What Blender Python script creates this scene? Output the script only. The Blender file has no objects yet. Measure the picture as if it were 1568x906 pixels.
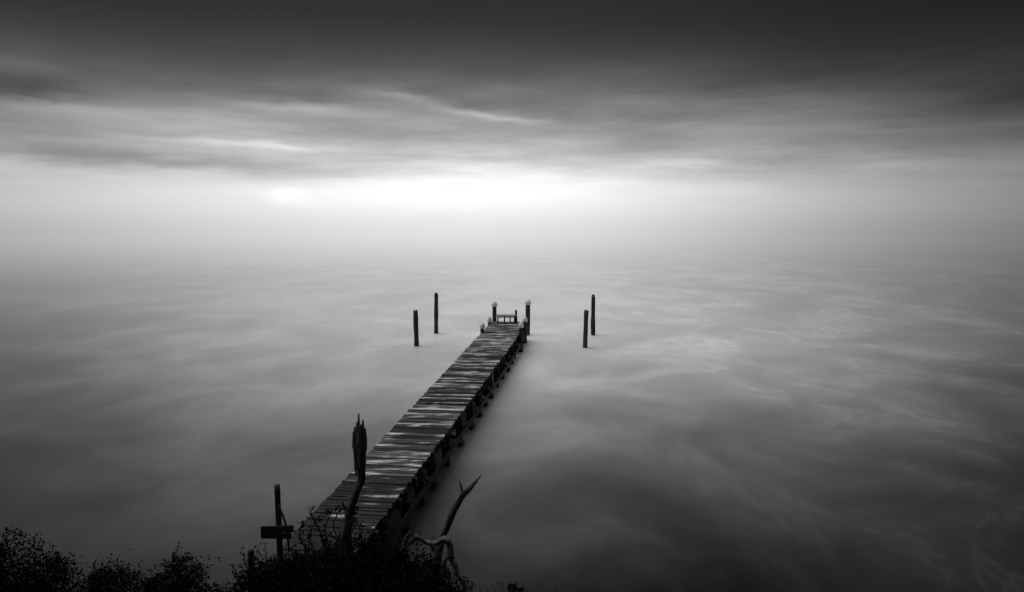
import bpy, math, random
from mathutils import Vector, noise, Matrix
random.seed(7)
R=random.random
def U(a,b): return a+(b-a)*R()
sc=bpy.context.scene
COL=sc.collection
# ------------------------------------------------------------------ helpers
def newobj(name,verts,faces,mat=None,parent=None,smooth=False,loc=None,tone=None):
    me=bpy.data.meshes.new(name)
    me.from_pydata([tuple(v) for v in verts],[],faces)
    me.update()
    if smooth:
        me.polygons.foreach_set('use_smooth',[True]*len(me.polygons))
    if tone is not None:
        a=me.attributes.new('tone','FLOAT','POINT')
        a.data.foreach_set('value',tone)
    o=bpy.data.objects.new(name,me)
    COL.objects.link(o)
    if mat: me.materials.append(mat)
    if parent: o.parent=parent
    return o
def empty(name,loc=(0,0,0)):
    o=bpy.data.objects.new(name,None); COL.objects.link(o); o.empty_display_size=.3
    return o
class MB:
    def __init__(s): s.v=[];s.f=[];s.t=[]
    def box(s,c,ax,ay,az,hx,hy,hz,tone=0.5,jit=0.0):
        b=len(s.v)
        for sx,sy,sz in ((-1,-1,-1),(1,-1,-1),(1,1,-1),(-1,1,-1),(-1,-1,1),(1,-1,1),(1,1,1),(-1,1,1)):
            p=c+ax*(sx*hx)+ay*(sy*hy)+az*(sz*hz)
            if jit: p=p+Vector((U(-jit,jit),U(-jit,jit),U(-jit,jit)))
            s.v.append(p); s.t.append(tone)
        for q in ((0,3,2,1),(4,5,6,7),(0,1,5,4),(1,2,6,5),(2,3,7,6),(3,0,4,7)):
            s.f.append([b+i for i in q])
    def tube(s,pts,rad,seg=8,rough=0.0,nf=6.0,tone=0.5,flat=1.0,caps=True):
        pts=[Vector(p) for p in pts]; n=len(pts); b=len(s.v)
        prev=None
        for i,p in enumerate(pts):
            t=(pts[min(i+1,n-1)]-pts[max(i-1,0)]).normalized()
            if prev is None:
                a=Vector((1,0,0)) if abs(t.x)<.8 else Vector((0,1,0))
                u=(a-t*a.dot(t)).normalized()
            else:
                u=(prev-t*prev.dot(t)).normalized()
            prev=u; w=t.cross(u)
            for k in range(seg):
                an=2*math.pi*k/seg
                d=u*math.cos(an)+w*math.sin(an)*flat
                r=rad[i]
                if rough:
                    q=p*nf+d*1.7
                    r*=1+rough*(noise.noise(Vector((q.x,q.y,q.z*.35)))*1.6+.5*noise.noise(q*3))
                s.v.append(p+d*r); s.t.append(tone)
        for i in range(n-1):
            for k in range(seg):
                k2=(k+1)%seg
                s.f.append([b+i*seg+k,b+i*seg+k2,b+(i+1)*seg+k2,b+(i+1)*seg+k])
        if caps:
            s.f.append([b+k for k in range(seg)][::-1])
            s.f.append([b+(n-1)*seg+k for k in range(seg)])
    def obj(s,name,mat,parent=None,smooth=False):
        return newobj(name,s.v,s.f,mat,parent,smooth,tone=s.t)
def smoothpath(pts,rad,sub=5):
    P=[Vector(p) for p in pts]; out=[];ro=[]
    for i in range(len(P)-1):
        p0=P[max(i-1,0)];p1=P[i];p2=P[i+1];p3=P[min(i+2,len(P)-1)]
        for j in range(sub):
            t=j/sub
            out.append(.5*((2*p1)+(p2-p0)*t+(2*p0-5*p1+4*p2-p3)*t*t+(3*p1-p0-3*p2+p3)*t**3))
            ro.append(rad[i]+(rad[i+1]-rad[i])*t)
    out.append(P[-1]);ro.append(rad[-1])
    return out,ro
X=Vector((1,0,0));Y=Vector((0,1,0));Z=Vector((0,0,1))
# ------------------------------------------------------------------ node helpers
class NT:
    def __init__(s,nt): s.nt=nt; nt.nodes.clear()
    def n(s,t,**k):
        nd=s.nt.nodes.new(t)
        for a,b in k.items(): setattr(nd,a,b)
        return nd
    def l(s,a,b): s.nt.links.new(a,b)
    def setin(s,sock,v):
        if isinstance(v,bpy.types.NodeSocket): s.l(v,sock)
        else: sock.default_value=v
    def m(s,op,a,b=0.0,c=0.0,clamp=False):
        nd=s.n('ShaderNodeMath',operation=op); nd.use_clamp=clamp
        s.setin(nd.inputs[0],a); s.setin(nd.inputs[1],b); s.setin(nd.inputs[2],c)
        return nd.outputs[0]
    def mr(s,v,a,b,c,d,smooth=True):
        nd=s.n('ShaderNodeMapRange'); nd.interpolation_type='SMOOTHSTEP' if smooth else 'LINEAR'
        s.setin(nd.inputs[0],v)
        for i,x in enumerate((a,b,c,d)): s.setin(nd.inputs[i+1],x)
        return nd.outputs[0]
    def comb(s,x,y,z=0.0):
        nd=s.n('ShaderNodeCombineXYZ')
        for i,v in enumerate((x,y,z)): s.setin(nd.inputs[i],v)
        return nd.outputs[0]
    def noise(s,vec,scale=1.0,detail=4.0,rough=.5,dist=0.0):
        nd=s.n('ShaderNodeTexNoise')
        s.l(vec,nd.inputs['Vector']); nd.inputs['Scale'].default_value=scale
        nd.inputs['Detail'].default_value=detail; nd.inputs['Roughness'].default_value=rough
        nd.inputs['Distortion'].default_value=dist
        return nd.outputs['Fac']
    def mapping(s,vec,scale=(1,1,1),rot=(0,0,0)):
        nd=s.n('ShaderNodeMapping'); s.l(vec,nd.inputs['Vector'])
        nd.inputs['Scale'].default_value=scale; nd.inputs['Rotation'].default_value=rot
        return nd.outputs[0]
def grey(v): return (v,v,v,1)
def newmat(name):
    m=bpy.data.materials.new(name); m.use_nodes=True
    return m,NT(m.node_tree)
def wood(name,lo,hi,scale=(3,3,30),rough=(.45,.8),bump=.5,worn_glint=0.0):
    m,t=newmat(name)
    out=t.n('ShaderNodeOutputMaterial'); b=t.n('ShaderNodeBsdfPrincipled')
    tc=t.n('ShaderNodeTexCoord').outputs['Object']
    at=t.n('ShaderNodeAttribute',attribute_name='tone').outputs['Fac']
    g=t.noise(t.mapping(tc,scale),1,5,.65,0)
    s2=t.noise(tc,1.3,3,.6)
    v=t.m('ADD',t.m('MULTIPLY',g,.9),t.m('MULTIPLY',at,.75))
    v=t.m('ADD',v,t.m('MULTIPLY',s2,.5))
    v=t.mr(v,.75,1.35,lo,hi)
    if worn_glint:
        # worn patches and wet glints, highlights painted into the colour, plank by plank
        q=t.noise(t.mapping(tc,(1.0,3.4,1)),1,4,.6)
        q=t.mr(t.m('ADD',q,t.m('MULTIPLY',at,.14)),.55,.69,0,worn_glint)
        v=t.m('ADD',v,t.m('MULTIPLY',q,t.mr(g,.38,.6,.05,1)))
    s=t.comb(v,v,v); t.l(s,b.inputs['Base Color'])
    rr=t.mr(s2,.35,.65,rough[0],rough[1])
    t.l(rr,b.inputs['Roughness'])
    bp=t.n('ShaderNodeBump'); bp.inputs['Strength'].default_value=bump; bp.inputs['Distance'].default_value=.01
    t.l(g,bp.inputs['Height']); t.l(bp.outputs[0],b.inputs['Normal'])
    t.l(b.outputs[0],out.inputs[0])
    return m
M_deck=wood('weathered_planks',.004,.12,(2.5,38,38),(.45,.85),.6,worn_glint=.75)
M_beam=wood('dark_wet_timber',.005,.014,(2,2,20),(.6,.9))
M_pile=wood('pile_timber',.006,.05,(14,14,1.6),(.6,.9),.9)
M_snag=wood('dead_wood',.005,.06,(16,16,2.5),(.7,.95),1.0)
M_drift=wood('bleached_dead_wood',.008,.09,(14,14,14),(.6,.95),1.0)
M_bench=wood('bench_wood',.2,.5,(2,20,20),(.4,.8))
M_twig=wood('twig_bark',.004,.016,(20,20,20),(.7,.95))
m,t=newmat('white_cap'); M_cap=m
o=t.n('ShaderNodeOutputMaterial');b=t.n('ShaderNodeBsdfPrincipled')
v=t.mr(t.noise(t.n('ShaderNodeTexCoord').outputs['Object'],25,4,.6),.3,.7,.8,.92)
t.l(t.comb(v,v,v),b.inputs['Base Color']); b.inputs['Roughness'].default_value=.6
t.l(b.outputs[0],o.inputs[0])
m,t=newmat('leaves'); M_leaf=m
o=t.n('ShaderNodeOutputMaterial');b=t.n('ShaderNodeBsdfPrincipled')
at=t.n('ShaderNodeAttribute',attribute_name='tone').outputs['Fac']
v=t.mr(at,0,1,.003,.017,False); t.l(t.comb(v,v,v),b.inputs['Base Color']); b.inputs['Roughness'].default_value=.85
b.inputs['Specular IOR Level'].default_value=.06
t.l(b.outputs[0],o.inputs[0])
m,t=newmat('bank_earth'); M_earth=m
o=t.n('ShaderNodeOutputMaterial');b=t.n('ShaderNodeBsdfPrincipled')
v=t.mr(t.noise(t.n('ShaderNodeTexCoord').outputs['Object'],3,6,.65),.3,.7,.006,.02)
t.l(t.comb(v,v,v),b.inputs['Base Color']); b.inputs['Roughness'].default_value=.9
t.l(b.outputs[0],o.inputs[0])
# ------------------------------------------------------------------ sky
SUN_EL=60; SUN_AZ=-70
w=bpy.data.worlds.new('World'); sc.world=w; w.use_nodes=True
t=NT(w.node_tree)
out=t.n('ShaderNodeOutputWorld'); bg=t.n('ShaderNodeBackground')
gen=t.n('ShaderNodeTexCoord').outputs['Generated']
nz=t.n('ShaderNodeVectorMath',operation='NORMALIZE'); t.l(gen,nz.inputs[0])
sp=t.n('ShaderNodeSeparateXYZ'); t.l(nz.outputs[0],sp.inputs[0])
el0=t.m('MULTIPLY',t.m('ARCSINE',sp.outputs[2]),57.2958)
az0=t.m('MULTIPLY',t.m('ARCTAN2',sp.outputs[0],sp.outputs[1]),57.2958)
ae=t.comb(az0,el0,0)
wn=t.m('SUBTRACT',t.noise(t.mapping(ae,(.05,.21,1)),1,3,.5,0),.5)
wn2=t.m('SUBTRACT',t.noise(t.mapping(ae,(.16,.6,1),(0,0,.03)),1,4,.55,0),.5)
amp=t.m('MULTIPLY',t.mr(el0,0.5,8,0.2,6.0),t.mr(el0,8.5,14,1,.15))
el=t.m('ADD',el0,t.m('MULTIPLY',wn,amp))
el=t.m('ADD',el,t.m('MULTIPLY',wn2,t.m('MULTIPLY',amp,.28)))
# the cloud lid hangs lower towards the right
el=t.m('ADD',el,t.m('MULTIPLY',t.mr(az0,0,42,0,2.2),t.mr(el0,0,9,0,1)))
rp=t.n('ShaderNodeValToRGB'); rp.color_ramp.interpolation='B_SPLINE'
stops=[(-6,.6),(-3,.70),(-1,.80),(0,.90),(1.5,.98),(3,.82),(4.5,.58),(6,.40),(8,.25),(10,.13),(12.5,.055),(15,.03),(20,.018),(30,.014),(48,.06),(70,.5),(90,.85)]
cr=rp.color_ramp
while len(cr.elements)<len(stops): cr.elements.new(.5)
for e,(p,vv) in zip(cr.elements,stops): e.position=(p+6)/96
for e,(p,vv) in zip(cr.elements,stops): e.color=grey(vv)
t.l(t.mr(el,-6,90,0,1,False),rp.inputs[0])
base=t.n('ShaderNodeRGBToBW'); t.l(rp.outputs[0],base.inputs[0]); base=base.outputs[0]
da=t.m('ADD',az0,4)
sg=t.mr(da,-1,1,42,34,False)
ga=t.m('DIVIDE',da,sg); ga=t.m('EXPONENT',t.m('MULTIPLY',t.m('MULTIPLY',ga,ga),-1))
fl=t.m('MAXIMUM',t.mr(el0,0,14,.05,.33),t.mr(el0,25,60,.05,1))
A=t.m('ADD',fl,t.m('MULTIPLY',t.m('SUBTRACT',1,fl),ga))
sky=t.m('MULTIPLY',base,A)
st=t.mr(t.noise(t.mapping(ae,(.06,.5,1),(0,0,-.04)),1,4,.6,0),.3,.72,.84,1.2)
stm=t.m('MULTIPLY',t.mr(el0,.3,4,0,1),t.mr(el0,8,13,1,.06))
st=t.m('ADD',1,t.m('MULTIPLY',t.m('SUBTRACT',st,1),stm))
sky=t.m('MULTIPLY',sky,st)
wa=t.m('ADD',az0,t.m('MULTIPLY',wn,8)); we=t.m('ADD',el0,t.m('MULTIPLY',wn2,1.9))
def blob(az,e,sa,se,tilt):
    a=t.m('SUBTRACT',wa,az)
    b_=t.m('MULTIPLY_ADD',a,-tilt,t.m('SUBTRACT',we,e))
    a=t.m('MULTIPLY',a,1/sa); b_=t.m('MULTIPLY',b_,1/se)
    q=t.m('MULTIPLY_ADD',a,a,t.m('MULTIPLY',b_,b_))
    return t.m('EXPONENT',t.m('MULTIPLY',q,-1))
for az,e,sa,se,tilt,am in [(-18.7,8.0,5,.4,-.03,.13),(-1.5,7.7,5.5,.42,-.13,.2),(-8.8,9.1,3.5,.35,-.05,.09),(-20,5.1,6,.3,-.05,.22),
      (-17.2,1.2,1.6,.55,0,.16),(-3,1.9,13,1.4,0,.13),(14,3.7,7,.35,-.03,.12),(-31,6.9,7,.6,-.06,.1)]:
    sky=t.m('MULTIPLY_ADD',blob(az,e,sa,se,tilt),am,sky)
for az,e,sa,se,tilt,am in [(-35,8.3,4.5,.8,-.05,.5),(-26,3.7,13,.6,-.03,.35)]:
    sky=t.m('MULTIPLY',sky,t.m('MULTIPLY_ADD',blob(az,e,sa,se,tilt),-am,1))
ns=t.n('ShaderNodeTexSky'); ns.sky_type='NISHITA'; ns.sun_disc=False
ns.sun_elevation=math.radians(SUN_EL); ns.sun_rotation=math.radians(SUN_AZ)
nb=t.n('ShaderNodeRGBToBW'); t.l(ns.outputs[0],nb.inputs[0])
sky=t.m('MULTIPLY_ADD',nb.outputs[0],.0005,sky)
t.l(t.comb(sky,sky,sky),bg.inputs[0]); bg.inputs[1].default_value=1.0
t.l(bg.outputs[0],out.inputs[0])
# sun behind thick cloud
sd=bpy.data.lights.new('sun','SUN'); sd.energy=1.5; sd.angle=math.radians(60); sd.color=(1,1,1)
so=bpy.data.objects.new('sun',sd); COL.objects.link(so)
dirv=Vector((math.sin(math.radians(SUN_AZ))*math.cos(math.radians(SUN_EL)),math.cos(math.radians(SUN_AZ))*math.cos(math.radians(SUN_EL)),math.sin(math.radians(SUN_EL))))
so.rotation_euler=dirv.to_track_quat('Z','Y').to_euler()
# ------------------------------------------------------------------ water
m,t=newmat('misty_water')
o=t.n('ShaderNodeOutputMaterial'); b=t.n('ShaderNodeBsdfPrincipled')
pos=t.n('ShaderNodeTexCoord').outputs['Object']
sxy=t.n('ShaderNodeSeparateXYZ'); t.l(pos,sxy.inputs[0]); px,py=sxy.outputs[0],sxy.outputs[1]
big=t.noise(t.mapping(pos,(.06,.05,1),(0,0,.5)),1,3,.5,0)
mid=t.noise(t.mapping(pos,(.24,.2,1),(0,0,-.9)),1,4,.55,.5)
fine=t.noise(t.mapping(pos,(.5,.36,1),(0,0,-.5)),1,3,.55,1.0)
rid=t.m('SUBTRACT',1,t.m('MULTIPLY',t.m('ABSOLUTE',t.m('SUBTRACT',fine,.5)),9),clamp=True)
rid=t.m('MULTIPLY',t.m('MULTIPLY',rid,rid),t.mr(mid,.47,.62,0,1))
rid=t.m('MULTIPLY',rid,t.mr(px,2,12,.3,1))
mix=t.m('ADD',t.m('MULTIPLY',big,.55),t.m('MULTIPLY',mid,.45))
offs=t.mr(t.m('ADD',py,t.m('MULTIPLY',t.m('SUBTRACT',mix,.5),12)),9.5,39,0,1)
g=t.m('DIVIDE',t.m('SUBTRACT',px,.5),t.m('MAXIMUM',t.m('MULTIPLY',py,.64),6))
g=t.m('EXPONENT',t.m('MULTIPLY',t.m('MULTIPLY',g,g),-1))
mist_falloff=t.m('MULTIPLY',offs,g)  # milky whiteness plus a fan of brightness falloff painted into the water colour
alb=t.m('MULTIPLY',mist_falloff,t.mr(mix,.34,.66,.76,1.0))
alb=t.m('ADD',alb,t.m('MULTIPLY',t.m('MULTIPLY',rid,.14),t.m('ADD',mist_falloff,.12)))
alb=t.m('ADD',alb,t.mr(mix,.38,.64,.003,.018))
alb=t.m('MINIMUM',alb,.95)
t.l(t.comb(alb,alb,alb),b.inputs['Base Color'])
t.l(t.mr(mix,.35,.65,.38,.48),b.inputs['Roughness'])
b.inputs['IOR'].default_value=1.33
# sea mist swallows the far water (world-space distance offshore)
ln=t.n('ShaderNodeVectorMath',operation='LENGTH'); t.l(pos,ln.inputs[0])
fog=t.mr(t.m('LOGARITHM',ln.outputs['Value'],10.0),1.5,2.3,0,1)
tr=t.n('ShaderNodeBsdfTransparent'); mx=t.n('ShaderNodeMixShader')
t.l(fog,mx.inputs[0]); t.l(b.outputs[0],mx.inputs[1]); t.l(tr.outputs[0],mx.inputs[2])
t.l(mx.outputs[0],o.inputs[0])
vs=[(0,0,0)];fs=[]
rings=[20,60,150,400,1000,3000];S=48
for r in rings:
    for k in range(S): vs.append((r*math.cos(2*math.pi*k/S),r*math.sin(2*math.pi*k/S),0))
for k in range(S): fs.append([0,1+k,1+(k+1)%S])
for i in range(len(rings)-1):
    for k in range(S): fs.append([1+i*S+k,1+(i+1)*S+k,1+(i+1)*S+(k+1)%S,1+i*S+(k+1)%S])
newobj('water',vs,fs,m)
# ------------------------------------------------------------------ bank terrain
vs=[];fs=[];nx=120;ny=60
def gz(x,y):
    z=5.2-.5*y if y>-2 else 6.2
    z+=.25*noise.noise(Vector((x*.35,y*.35,0)))+.1*noise.noise(Vector((x*1.3,y*1.3,3)))
    z-=.02*abs(x+2) if x>-2 else 0
    if y>10: z-= (y-10)*.3
    return z
for j in range(ny+1):
    y=-25+39*j/ny
    for i in range(nx+1):
        x=-50+100*i/nx
        vs.append((x,y,gz(x,y)))
for j in range(ny):
    for i in range(nx):
        a=j*(nx+1)+i; fs.append([a,a+1,a+nx+2,a+nx+1])
newobj('ground',vs,fs,M_earth,smooth=True)
# ------------------------------------------------------------------ pier
def lx(y): return -3.97+.1185*(y-12.44)
def rx(y):
    v=-2.60+.142*(y-12.44)
    if y>31: v-=(y-31)*.028
    return v
pier=empty('wooden_pier')
DZ=1.0
mb=MB(); y=10.3
while y<36.9:
    wd=U(.115,.15)
    a=Vector((lx(y)-U(.0,.05),y-.0,DZ)); bb=Vector((rx(y)+U(.0,.06),y-.16,DZ))
    c=(a+bb)/2; c.z+=U(-.006,.006)
    ax=(bb-a); L=ax.length; ax=ax.normalized(); ax=(ax+Z*U(-.004,.004)+Y*U(-.006,.006)).normalized()
    ay=Z.cross(ax).normalized(); az_=ax.cross(ay)
    ay=(ay+Z*U(-.05,.05)).normalized(); az_=ax.cross(ay)
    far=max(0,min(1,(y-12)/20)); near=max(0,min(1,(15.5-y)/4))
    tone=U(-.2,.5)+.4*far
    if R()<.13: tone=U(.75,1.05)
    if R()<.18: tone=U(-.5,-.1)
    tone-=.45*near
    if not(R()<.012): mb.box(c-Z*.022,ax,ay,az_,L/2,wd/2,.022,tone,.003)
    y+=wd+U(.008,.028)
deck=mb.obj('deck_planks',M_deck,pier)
mb=MB()
def stringer(fx,off,z,hz,hx,t0=.3):
    y=10.3
    while y<36.6:
        y2=min(y+3.2,36.8)
        p=Vector((fx(y)+off,y,z));q=Vector((fx(y2)+off,y2,z)); d=(q-p); L=d.length; d.normalize()
        mb.box((p+q)/2,d.cross(Z),d,Z,hx,L/2-.004,hz,U(.1,.5),.004); y=y2
stringer(rx,-.10,.80,.15,.035); stringer(lx,.10,.82,.13,.035)
stringer(rx,.13,.42,.07,.03)
stringer(lambda y:(lx(y)+rx(y))/2,0,.84,.11,.035)
y=11.2; k=0
pm=MB(); prevp=None
while y<36.8:
    l=lx(y)-.02; r=rx(y)
    mb.box(Vector(((l+r)/2,y,.62)),X,Y,Z,(r-l)/2+.12,.06,.065,.3,.006)
    for xx in (l+.02,(l+r)/2,r-.01):
        rr=U(.085,.12)
        lean=U(-.03,.03)
        pts=[(xx+lean*2,y+.11+U(-.03,.03),-1.5),(xx+lean*.5,y+.11,0),(xx,y+.11,.5),(xx,y+.11,.9)]
        P,Q=smoothpath(pts,[rr*1.05,rr,rr,rr*.95],4)
        pm.tube(P,Q,9,.12,5,U(.0,.3))
    p=Vector((l+.02,y+.24,.75)); q=Vector((r-.01,y+.24,.1))
    if R()<.5: p.z,q.z=q.z,p.z
    d=(q-p).normalized(); mb.box((p+q)/2,d,Y,d.cross(Y),(q-p).length/2,.02,.06,.2,.004)
    if prevp and R()<.45:
        p=Vector((prevp[0]+.11,prevp[1]+.1,.72)); q=Vector((r+.11,y+.1,.08)); d=(q-p).normalized(); n_=d.cross(Z).normalized()
        mb.box((p+q)/2+X*.03,d,n_,n_.cross(d),(q-p).length/2,.018,.055,.2,.004)
    prevp=(r,y)
    if R()<.7: mb.box(Vector((r-.02,y-.5,.83)),X,Y,Z,.05,.05,.1,.3,.01)
    y+=U(1.1,1.7)
mb.obj('stringers_and_beams',M_beam,pier)
pm.obj('support_piles',M_beam,pier,True)
caps=MB();cp=MB()
def cappile(x,y,top,r,lean=0):
    pts=[(x-lean,y,-1.6),(x-lean*.4,y,0),(x,y,top*.6),(x,y,top)]
    P,Q=smoothpath(pts,[r*1.1,r*1.05,r,r*.95],6)
    cp.tube(P,Q,12,.10,5,U(.2,.5))
    rr=r*1.32
    caps.tube([(x,y,top-.13),(x,y,top-.125),(x,y,top+.0),(x,y,top+.03),(x,y,top+.10),(x,y,top+.155),(x,y,top+.18)],
              [rr*.98,rr*1.04,rr*1.04,rr*1.0,rr*.72,rr*.35,.01],16,.03,8)
cappile(-.98,37.6,1.86,.12)
cappile(.90,38.2,1.88,.13,.03)
cappile(-1.47,33.3,1.36,.09)
cappile(-1.20,35.9,1.26,.085)
cappile(.45,33.5,1.36,.095,.02)
cappile(.70,35.8,1.28,.095)
cp.obj('capped_piles',M_pile,pier,True); caps.obj('pile_caps',M_cap,pier,True)
mb=MB()
P,Q=smoothpath([(-.72,28.2,1.03),(-.6,28.25,1.05),(-.45,28.15,1.04),(-.3,28.3,1.09)],[.012,.02,.02,.008],4)
mb.tube(P,Q,6,.2,5,.2)
P,Q=smoothpath([(-.5,28.2,1.04),(-.45,28.0,1.06),(-.5,27.9,1.03)],[.015,.012,.006],4); mb.tube(P,Q,6,.2)
mb.obj('driftwood_scrap',M_twig,pier)
# ------------------------------------------------------------------ bench at the end
bench=empty('wooden_bench')
mb=MB(); bx0,bx1,by=-.84,.20,36.45
cx=(bx0+bx1)/2; hl=(bx1-bx0)/2
for i,dy in enumerate((-.14,0,.14)):
    mb.box(Vector((cx,by+dy,1.40)),X,Y,Z,hl,.06,.025,U(.5,.9),.004)
mb.obj('seat',M_bench,bench)
mb=MB()
for i,x in enumerate((bx0+.08,cx-.08,bx1-.3,bx1-.06)):
    for dy in (-.13,.13):
        mb.box(Vector((x,by+dy,1.19)),X,Y,Z,.032,.032,.182,.3,.004)
    mb.box(Vector((x,by,1.34)),X,Y,Z,.028,.095,.03,.3,.003)
mb.box(Vector((cx,by-.175,1.335)),X,Y,Z,hl-.05,.012,.03,.5,.003)
mb.obj('legs',M_beam,bench)
mb=MB()
P,Q=smoothpath([(bx1+.02,by-.02,1.0),(bx1+.03,by-.02,1.3),(bx1+.02,by-.02,1.62),(bx1+.015,by-.02,1.7)],[.06,.055,.06,.045],5)
mb.tube(P,Q,10,.2,7,.3); mb.obj('end_post',M_pile,bench,True)
# ------------------------------------------------------------------ mooring piles
def mooring(x,y,h,r,lean,knob):
    mb=MB()
    n=14; pts=[];rad=[]
    for i in range(n+1):
        z=-1.6+(h+1.6)*i/n
        pts.append((x+lean*(z/h),y+.01*math.sin(z*3),z)); rad.append(r*(1.06-.1*i/n)*(1+.05*math.sin(z*5+x)))
    if knob:
        pts+=[(x+lean,y,h+.02),(x+lean,y,h+.06),(x+lean+.01,y,h+.12)]; rad+=[r*.75,r*.8,r*.4]
    mb.tube(pts,rad,12,.13,4,U(.2,.5))
    for k in range(5):
        a=U(0,6.28); q=Vector((x+lean+math.cos(a)*r*.6,y+math.sin(a)*r*.6,h-.05))
        mb.tube([q,q+Vector((0,0,U(.07,.13)))],[r*.35,r*.12],5,.2,6,.3)
    ob=mb.obj('mooring_pile',M_pile,None,True); return ob
mooring(-4.97,35.0,1.86,.12,-.03,False)
mooring(-4.37,38.8,2.18,.12,.03,True)
mooring(3.77,34.6,1.92,.12,.04,False)
mooring(4.60,38.2,2.15,.12,-.02,True)
# ------------------------------------------------------------------ post with board near pier head
sp_=empty('sign_post')
mb=MB(); P,Q=smoothpath([(-3.93,10.95,-.3),(-3.93,10.95,1),(-3.93,10.95,2.38)],[.055,.055,.05],8)
mb.tube(P,Q,8,.1,5,.3); mb.obj('post',M_pile,sp_,True)
mb=MB(); mb.box(Vector((-3.93,10.87,1.64)),(X+Z*.02).normalized(),Y,Z,.27,.015,.055,.2,.006)
mb.box(Vector((-3.95,10.87,1.525)),(X+Z*.0).normalized(),Y,Z,.255,.015,.05,.3,.006)
mb.obj('board',M_beam,sp_)
mb=MB(); P,Q=smoothpath([(-3.72,10.8,1.3),(-3.76,10.8,1.75),(-3.87,10.8,2.1)],[.02,.022,.012],5)
mb.tube(P,Q,6,.25,6,.2); mb.obj('brace_stick',M_twig,sp_,True)
mb=MB(); P,Q=smoothpath([(-4.2,10.4,.0),(-4.2,10.4,1.2),(-4.2,10.4,1.52)],[.06,.055,.045],5)
mb.tube(P,Q,8,.15,5,.2); mb.obj('post_stump',M_pile,None,True)
# ------------------------------------------------------------------ dead tree
tree=empty('dead_tree')
mb=MB()
P,Q=smoothpath([(-2.25,8.5,.7),(-2.22,8.5,1.6),(-2.18,8.5,2.5),(-2.13,8.5,2.95),(-2.05,8.5,3.22),(-1.955,8.5,3.45),(-1.95,8.5,3.6),(-1.955,8.5,3.75),(-1.96,8.5,3.95),(-1.96,8.5,4.1),(-1.955,8.5,4.2)],
   [.12,.10,.075,.055,.046,.048,.05,.048,.048,.045,.02],8)
mb.tube(P,Q,18,.42,7,.4)
for dx,dy,z0,z1,r in [(-.065,0,3.72,4.17,.026),(-.035,-.02,3.66,4.24,.028),(.0,-.03,3.62,4.20,.03),(.03,-.01,3.60,4.12,.03),(.055,.0,3.56,4.26,.024),(.07,.01,3.78,4.14,.018),(-.082,.01,3.8,4.1,.016),(-.015,.02,3.6,4.34,.018),(-.055,-.03,3.52,3.9,.018),(.045,-.03,3.7,4.02,.02)]:
    x=-1.96+dx; y=8.5+dy
    P,Q=smoothpath([(-1.96+dx*.85,y,z0),(x,y,(z0*2+z1)/3),(x+U(-.008,.008),y,(z0+z1*2)/3),(x+U(-.015,.015),y,z1)],[r*.5,r*1.0,r,r*.45],7)
    mb.tube(P,Q,7,.55,13,U(.2,1.0))
P,Q=smoothpath([(-2.1,8.48,3.02),(-2.18,8.46,3.12),(-2.2,8.45,3.2)],[.025,.016,.006],4); mb.tube(P,Q,7,.3,8,.3)
mb.obj('trunk',M_snag,tree,True)
br=empty('dead_branch')
mb=MB()
P,Q=smoothpath([(-1.1,9.0,.8),(-1.05,9.0,1.6),(-1.04,9.0,2.1),(-.97,9.0,2.42),(-.9,9.0,2.57),(-.81,9.0,2.8),(-.73,9.0,2.95),(-.65,9.0,3.08),(-.56,9.0,3.16),(-.5,9.0,3.23),(-.42,9.0,3.33)],
   [.06,.055,.05,.05,.044,.045,.038,.034,.026,.018,.005],6); mb.tube(P,Q,12,.45,9,.4)
P,Q=smoothpath([(-.68,9.0,3.04),(-.70,9.0,3.16),(-.725,9.0,3.25)],[.022,.014,.004],4); mb.tube(P,Q,8,.3,8,.3)
mb.obj('upright_limb',M_snag,br,True)
mb=MB()
P,Q=smoothpath([(-1.75,8.8,2.0),(-1.58,8.8,2.25),(-1.45,8.8,2.40),(-1.38,8.8,2.45),(-1.28,8.8,2.54),(-1.18,8.8,2.46),(-1.05,8.8,2.44),(-.95,8.8,2.50),(-.86,8.8,2.47),(-.83,8.8,2.36),(-.84,8.8,2.22),(-.77,8.8,2.1),(-.74,8.8,1.98),(-.66,8.8,1.85),(-.65,8.8,1.5)],
   [.03,.028,.03,.025,.027,.023,.03,.03,.034,.03,.034,.028,.03,.026,.03],5); mb.tube(P,Q,12,.55,12,.6)
P,Q=smoothpath([(-1.48,8.8,2.40),(-1.42,8.79,2.55),(-1.37,8.79,2.62),(-1.355,8.79,2.76)],[.026,.02,.012,.004],5); mb.tube(P,Q,8,.4,11,.6)
P,Q=smoothpath([(-1.38,8.79,2.60),(-1.31,8.79,2.52),(-1.24,8.79,2.49)],[.012,.012,.008],5); mb.tube(P,Q,8,.35,9,.5)
P,Q=smoothpath([(-1.1,8.8,2.42),(-1.02,8.78,2.3),(-1.05,8.78,2.15),(-.98,8.78,2.0)],[.03,.03,.024,.02],5); mb.tube(P,Q,8,.5,11,.5)
P,Q=smoothpath([(-.84,8.8,2.3),(-.92,8.78,2.18),(-.9,8.78,2.02),(-.84,8.78,1.85)],[.025,.026,.02,.016],5); mb.tube(P,Q,8,.5,11,.6)
P,Q=smoothpath([(-.92,8.79,2.46),(-1.0,8.78,2.36),(-.95,8.77,2.27)],[.02,.018,.01],5); mb.tube(P,Q,8,.5,11,.6)
mb.obj('twisted_limb',M_drift,br,True)
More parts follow.
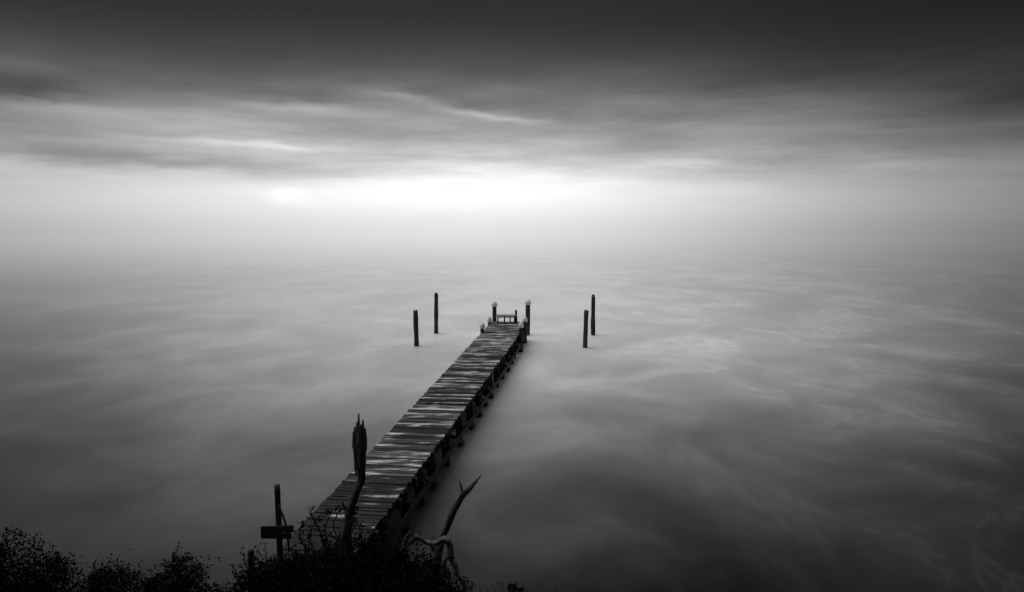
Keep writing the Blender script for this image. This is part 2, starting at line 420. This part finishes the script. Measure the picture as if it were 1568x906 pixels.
# ------------------------------------------------------------------ old landing at lower right
ld=empty('timber_landing')
mb=MB()
x=-.78
while x<1.0:
    wd=U(.09,.13)
    mb.box(Vector((x,9.55+U(-.04,.04),1.15-.06*(x+.78)+U(-.02,.02))),(X-Z*.06).normalized(),Y,Z,wd/2,.5+U(-.05,.05),.02,U(-.3,.2),.008)
    x+=wd+.02
mb.obj('boards',M_beam,ld)
mb=MB()
for x,tp in ((-.7,1.03),(.0,1.23),(.12,1.17),(.9,.98)):
    P,Q=smoothpath([(x,9.95,-.6),(x,9.95,.6),(x,9.95,tp)],[.08,.075,.065],6); mb.tube(P,Q,10,.25,5,.1)
for yy in (9.2,9.9):
    mb.box(Vector((.1,yy,1.01)),(X-Z*.06).normalized(),Y,Z,.95,.04,.05,.2,.005)
mb.obj('posts',M_beam,ld)
# ------------------------------------------------------------------ shrubs
def shrub(ells,nleaf,twigs,size=(.018,.04),extra=None):
    root=empty('shrub')
    V=[];F=[];T=[]
    def leaf(p,s,tone):
        n=Vector((U(-1,1),U(-1,1),U(-.3,1))).normalized()
        u=n.orthogonal().normalized(); u=(Matrix.Rotation(U(0,6.28),3,n)@u); v=n.cross(u)
        b=len(V)
        V.extend([p-u*s,p-v*s*.45+n*s*.1,p+u*s,p+v*s*.45+n*s*.1]); T.extend([tone]*4); F.append([b,b+1,b+2,b+3])
    tot=sum(e[3]*e[4]*e[5] for e in ells)
    for e in ells:
        c=Vector(e[:3]); k=int(nleaf*e[3]*e[4]*e[5]/tot)
        cl=[]
        for _ in range(26):
            d=Vector((U(-1,1),U(-1,1),U(-1,1)))
            if d.length>1: d.normalize()
            d*=U(.5,1.0)/max(d.length,.3)*.9 if d.length>.3 else 1
            cl.append((Vector((d.x*e[3],d.y*e[4],d.z*e[5])),U(.10,.28),U(.0,.9)))
        for i in range(k):
            if R()<.45:
                d=Vector((random.gauss(0,1),random.gauss(0,1),random.gauss(0,1))).normalized()*(R()**.4)*.92
                p=c+Vector((d.x*e[3],d.y*e[4],d.z*e[5])); tn=U(0,.4)
            else:
                q=random.choice(cl); d=Vector((random.gauss(0,1),random.gauss(0,1),random.gauss(0,1)))*q[1]*.5
                p=c+q[0]+d; tn=q[2]*U(.5,1)
            leaf(p,U(*size),tn)
    mb=MB()
    for e in ells:
        c=Vector(e[:3])
        for _ in range(twigs):
            a=U(0,6.28); rr=U(.3,1.0)
            base=c+Vector((math.cos(a)*e[3]*.5,math.sin(a)*e[4]*.4,-e[5]*.3))
            tip=c+Vector((math.cos(a)*e[3]*rr*1.1,math.sin(a)*e[4]*rr,e[5]*U(.7,1.12)))
            mid=(base+tip)/2+Vector((U(-.12,.12),U(-.1,.1),U(-.05,.12)))
            P,Q=smoothpath([base,mid,tip],[.010,.007,.003],6); mb.tube(P,Q,5,.0,5,.3)
            for p in P[5:]:
                for _k in range(3):
                    if R()<.75: leaf(p+Vector((U(-.04,.04),U(-.03,.03),U(-.04,.04))),U(size[0],size[1]*.9),U(0,.7))
        for _ in range(4):
            g=Vector((c.x+U(-.3,.3),c.y+U(-.2,.2),0)); g.z=gz(g.x,g.y)-.1
            P,Q=smoothpath([g,(g+c)/2+Vector((U(-.15,.15),0,0)),c+Vector((U(-.2,.2),0,U(0,.2)))],[.035,.025,.015],5); mb.tube(P,Q,7,.2,5,.2)
    if extra:
        for pts in extra:
            P,Q=smoothpath(pts,[.010]+[.008]*(len(pts)-2)+[.004],7); mb.tube(P,Q,5,0,5,.3)
            for p in P[2:]:
                for _k in range(2):
                    if R()<.6: leaf(p+Vector((U(-.05,.05),U(-.03,.03),U(-.05,.05))),U(.02,.042),U(0,.8))
    mb.obj('stems',M_twig,root,True)
    newobj('foliage',V,F,M_leaf,root,False,tone=T)
shrub([(-6.7,8.5,1.95,.75,.7,.9),(-6.15,8.4,1.75,.45,.6,.8),(-7.6,8.4,2.0,.7,.7,.92)],32000,0,(.014,.032))
shrub([(-5.3,8.4,1.55,.75,.7,.75)],18000,0,(.014,.032))
shrub([(-4.4,8.5,1.72,.38,.5,.75),(-3.95,8.4,1.45,.35,.5,.62)],15000,2,(.014,.034))
shrub([(-3.25,8.5,1.7,.5,.55,.7),(-2.75,8.4,1.8,.4,.5,.78)],16000,12)
shrub([(-2.15,8.5,1.95,.55,.5,.77),(-1.65,8.4,1.95,.4,.5,.77)],18000,16,
   extra=[[(-2.5,8.4,2.3),(-2.62,8.4,2.7),(-2.5,8.4,3.0),(-2.35,8.4,3.1)],[(-2.6,8.4,2.4),(-2.75,8.4,2.75),(-2.68,8.4,2.95)],
          [(-2.3,8.4,2.4),(-2.42,8.4,2.8),(-2.28,8.4,3.12),(-2.1,8.4,3.05)],[(-2.2,8.35,2.5),(-2.05,8.35,2.85),(-2.0,8.35,3.2)],
          [(-2.4,8.4,2.5),(-2.5,8.4,2.85),(-2.6,8.4,3.05),(-2.55,8.4,3.12)],[(-2.1,8.35,2.5),(-2.3,8.35,2.9),(-2.15,8.35,3.15)],
          [(-2.7,8.4,2.3),(-2.9,8.4,2.6),(-2.85,8.4,2.8)],[(-2.0,8.3,2.5),(-2.25,8.3,2.75),(-2.55,8.3,2.9),(-2.6,8.3,2.75)],
          [(-2.15,8.3,2.5),(-1.95,8.3,2.8),(-2.0,8.3,3.0),(-2.1,8.3,2.95)]])
shrub([(-1.2,8.4,1.75,.45,.5,.74),(-.85,8.3,1.5,.38,.4,.68)],15000,10)
# ------------------------------------------------------------------ camera
cam=bpy.data.cameras.new('camera'); co=bpy.data.objects.new('camera',cam); COL.objects.link(co)
co.location=(0,0,6.9); co.rotation_euler=(math.radians(90-7),0,0)
cam.lens=24; cam.sensor_width=36; cam.clip_end=6000; cam.clip_start=.1
sc.camera=co
sc.view_settings.view_transform='Standard'; sc.view_settings.look='None'; sc.view_settings.exposure=0; sc.view_settings.gamma=1
